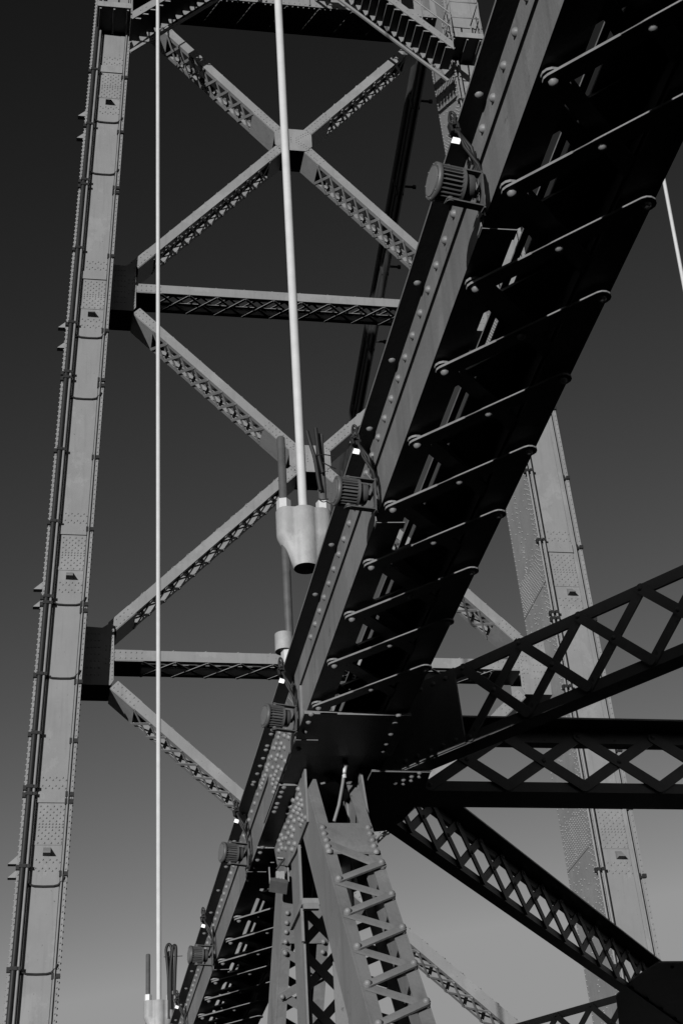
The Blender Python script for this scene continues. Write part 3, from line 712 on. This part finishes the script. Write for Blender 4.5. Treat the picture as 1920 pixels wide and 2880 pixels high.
# ------------------------------------------------------------------ floodlights along the outer edge of the chord
LX, LZ = 1.15, 3.412
def floodlight():
    y0 = 3.82; c = V((LX, y0, LZ)); ax = V((-0.985, -0.155, 0.03)).normalized()
    sd = ax.cross(Z_).normalized(); up = sd.cross(ax)
    t = empty('floodlight', c, 'x', 'floodlight', 'floodlights along the chord')
    P = lambda a, s, u: c + ax * (a * .92) + sd * (s * .92) + up * (u * .92)
    m = MB(); r = 0.058
    m.tube([P(0.063, 0, 0), P(0.061, 0, 0), P(0.048, 0, 0), P(0.046, 0, 0)], r, 28, rs=[r - .004, r, r, r - .003])
    m.tube([P(0.046, 0, 0), P(-0.022, 0, 0)], 0.0455, 24)
    for k in range(26):                               # cooling fins
        a = 2 * math.pi * k / 26; u = sd * math.cos(a) + up * math.sin(a); v = ax.cross(u)
        m.box(P(0.012, 0, 0) + u * 0.050, ax * 0.031, u * 0.0062, v * 0.0016)
    m.tube([P(-0.0215, 0, 0), P(-0.034, 0, 0)], 0.055, 28)
    m.tube([P(-0.034, 0, 0), P(-0.068, 0, 0), P(-0.071, 0, 0)], 0.041, 24, rs=[.041, .041, .037])
    for k in range(8):
        a = 2 * math.pi * (k + .5) / 8; m.rivet(P(0.063, math.cos(a) * .057, math.sin(a) * .057), ax, 0.0035, 0.6, 6, 2)
    h = m.build('housing', LAMP, t)
    m = MB(); m.tube([P(0.0631, 0, 0), P(0.0655, 0, 0)], 0.0445, 28); m.build('lens', LENS, t)
    m = MB()
    for s in (-1, 1):                                 # yoke arms above and below, closed by a back plate
        u = s * 0.069
        m.box(P(-0.045, 0, u), ax * 0.060, sd * 0.013, up * 0.0025)
        m.tube([P(0.006, 0, u - s * 0.012), P(0.006, 0, u + s * 0.006)], 0.012, 12)
    m.box(P(-0.1075, 0, 0), ax * 0.0025, sd * 0.013, up * 0.071)
    m.build('yoke', LAMP, t)
    m = MB(); by = y0 + 0.055                         # bent strap that hooks under the chord
    pl = [(1.232, LZ + 0.150), (1.257, LZ + 0.118), (1.277, LZ - 0.010), (1.258, LZ - 0.036), (1.261, LZ - 0.071), (1.370, LZ - 0.069)]
    for (xa, za), (xb, zb) in zip(pl[:-1], pl[1:]):
        m.beam((xa, by + 0.065, za), (xb, by + 0.065, zb), Y_, 0.045, 0.0035)
    m.build('bracket', TRUSS, t)
    m = MB()
    for k, (o, sz) in enumerate(((0.0, 0.0), (0.012, 0.006), (-0.01, 0.01))):
        m.tube([P(-0.07, 0.01 + o, -0.01 + sz), P(-0.092, 0.012 + o, -0.006), V((1.258, y0 + 0.03 + o, LZ + 0.05)), V((1.25, y0 + .035 + o, LZ + 0.11)), V((1.225 + o, y0 + .03, LZ + 0.18)), V((1.203, y0 + .03, LZ + 0.235)), V((1.195 + o, y0 + .05, LZ + 0.275))], 0.0055, 7)
    m.tube([V((1.263, y0 + .09, LZ + 0.22)), V((1.262, y0 + .11, LZ + 0.1)), V((1.266, y0 + .12, LZ + 0.02)), V((1.268, y0 + .07, LZ - 0.04))], 0.0055, 7)
    m.build('cable', RIB, t)
    m = MB()
    for k in range(5):
        m.box(V((1.196 + 0.006 * (k % 2), y0 + .045 + .004 * k, LZ + .245 + .014 * k)), X_ * 0.011, Y_ * 0.010, Z_ * 0.006)
    rr = random.Random(3)
    for k in range(5):
        q = V((1.196, y0 + .05, LZ + .255 + .012 * k))
        m.tube(smooth([q + V((rr.uniform(-.014, .014), rr.uniform(-.012, .012), rr.uniform(-.02, .025))) for _ in range(5)]), 0.0045, 7)
    m.tube(smooth([V((1.197, y0 + .05, LZ + .27)), V((1.184, y0 + .05, LZ + .30)), V((1.190, y0 + .05, LZ + .335)), V((1.202, y0 + .05, LZ + .325)), V((1.200, y0 + .05, LZ + .29))]), 0.005, 7)
    m.box(V((1.178, y0 + .03, LZ + .25)), V((.004, 0, .001)), Y_ * .01, V((-.003, 0, .016))); m.box(V((1.185, y0 + .03, LZ + .262)), V((.010, 0, .004)), Y_ * .01, V((-.001, 0, .003)))
    m.build('cable_clip', RIB, t)
    m = MB(); q = V((1.192, y0 + 0.032, LZ + 0.205)); ta = V((.95, -.2, -.24)).normalized(); tb = V((.22, -.12, .96)).normalized()
    m.prism([q - ta * .014 - tb * .010, q + ta * .012 - tb * .012, q + ta * .014 + tb * .009, q - ta * .011 + tb * .012], V((-.2, -.97, 0)) * 0.001); m.build('paper_tag', TAG, t)
    return t
fl = floodlight()
labels = ['largest floodlight, nearest the top, clipped to the chord with a white tag above', 'floodlight beside the suspender socket, second largest on the chord', 'floodlight level with the black batten plate of the node', 'floodlight below the node beside the riveted splice', 'floodlight near the lower end of the chord, above the last one', 'last floodlight, only its cable clips and white tag above the bottom edge']
for i, yy in enumerate((3.82, 5.56, 7.62, 9.50, 11.45, 13.45)):
    o = fl if i == 0 else copy_tree(fl)
    o.location = (LX, yy, LZ); o['label'] = labels[i]; o.rotation_euler = (0, 0, math.radians((0, -3, 2, 4, -2, 1)[i]))

# ------------------------------------------------------------------ small things at the node
t = empty('utility_light', (1.34, 8.95, 3.05), 'small square floodlight on a bracket below the chord beside the post', 'floodlight')
bx = V((-0.25, -0.55, -0.80)).normalized(); bs = bx.cross(X_).normalized(); bt = bx.cross(bs)
c = at_x(640 * K, 2035 * K, 1.34)
m = MB(); m.box(c, bx * 0.014, bt * 0.048, bs * 0.036); m.box(c - bx * 0.022, bx * 0.008, bt * 0.036, bs * 0.026)
for k in range(4): m.box(c - bx * 0.036 + bt * (-0.025 + k * 0.017), bx * 0.006, bt * 0.002, bs * 0.024)
m.build('housing', LAMP, t)
m = MB(); m.box(c - bx * 0.055 + X_ * 0.0, Y_ * 0.012, X_ * 0.022, Z_ * 0.045); m.build('driver_box', WIRE, t)
m = MB(); m.box(c - bx * 0.05 - X_ * 0.04, Y_ * 0.006, X_ * 0.016, Z_ * 0.012); m.build('sticker', TAG, t)
m = MB(); m.beam(c + X_ * 0.05 - bx * 0.02, c + V((0.05, -0.02, 0.14)), Y_, 0.03, 0.004); m.beam(c + V((0.05, -0.02, 0.14)), c + V((0.0, -0.0, 0.15)), Y_, 0.03, 0.004)
m.beam(c - X_ * 0.05 - bx * 0.02, c + V((-0.05, -0.01, 0.10)), Y_, 0.02, 0.004); m.build('bracket', WIRE, t)
m = MB(); m.tube([c + V((-.01, -.01, .09)), c + V((.03, -.03, .14)), c + V((.07, -.06, .13)), c + V((.09, -.08, .05)), c + V((.10, -.1, -.04))], 0.006, 8); m.build('cable', RIB, t)

t = empty('pole_clamp', (1.37, 8.45, 2.8), 'square tube stub strapped around the pale post below the node', 'clamp')
cz = at_x(852 * 1.0, 2532, 1.375).z
m = MB(); m.bb(1.370, 1.3855, 8.46, 8.86, 2.768, 2.80); m.bb(1.370, 1.49, 8.44, 8.459, 2.768, 2.80); m.build('strap', TRUSS, t)
m = MB(); m.bb(1.372, 1.45, 8.405, 8.439, 2.735, 2.765); m.build('tube_stub', TRUSS, t)
m = MB(); m.bb(1.372, 1.3855, 8.50, 8.52, 2.60, 3.10); m.build('upright_bar', TRUSS, t)

t = empty('hanging_hose', (1.59, 8.3, 3.4), 'thin pale hose with a threaded fitting hanging under the node', 'hose')
hp = [at_y(*[v * K for v in p], 8.12) for p in ((792, 1752), (790, 1775), (787, 1800), (778, 1850), (767, 1887))]
m = MB(); m.tube(hp, 0.0085, 10); m.build('tube', PIPE, t)
m = MB(); m.tube([hp[0] + Z_ * 0.035, hp[0], hp[0] - Z_ * 0.001, hp[0] - Z_ * 0.02, hp[0] - Z_ * 0.021, hp[1], hp[1] - Z_ * 0.03], 0.014, 10, rs=[.013, .013, .019, .019, .011, .011, .012]); m.build('fitting', NUT, t)
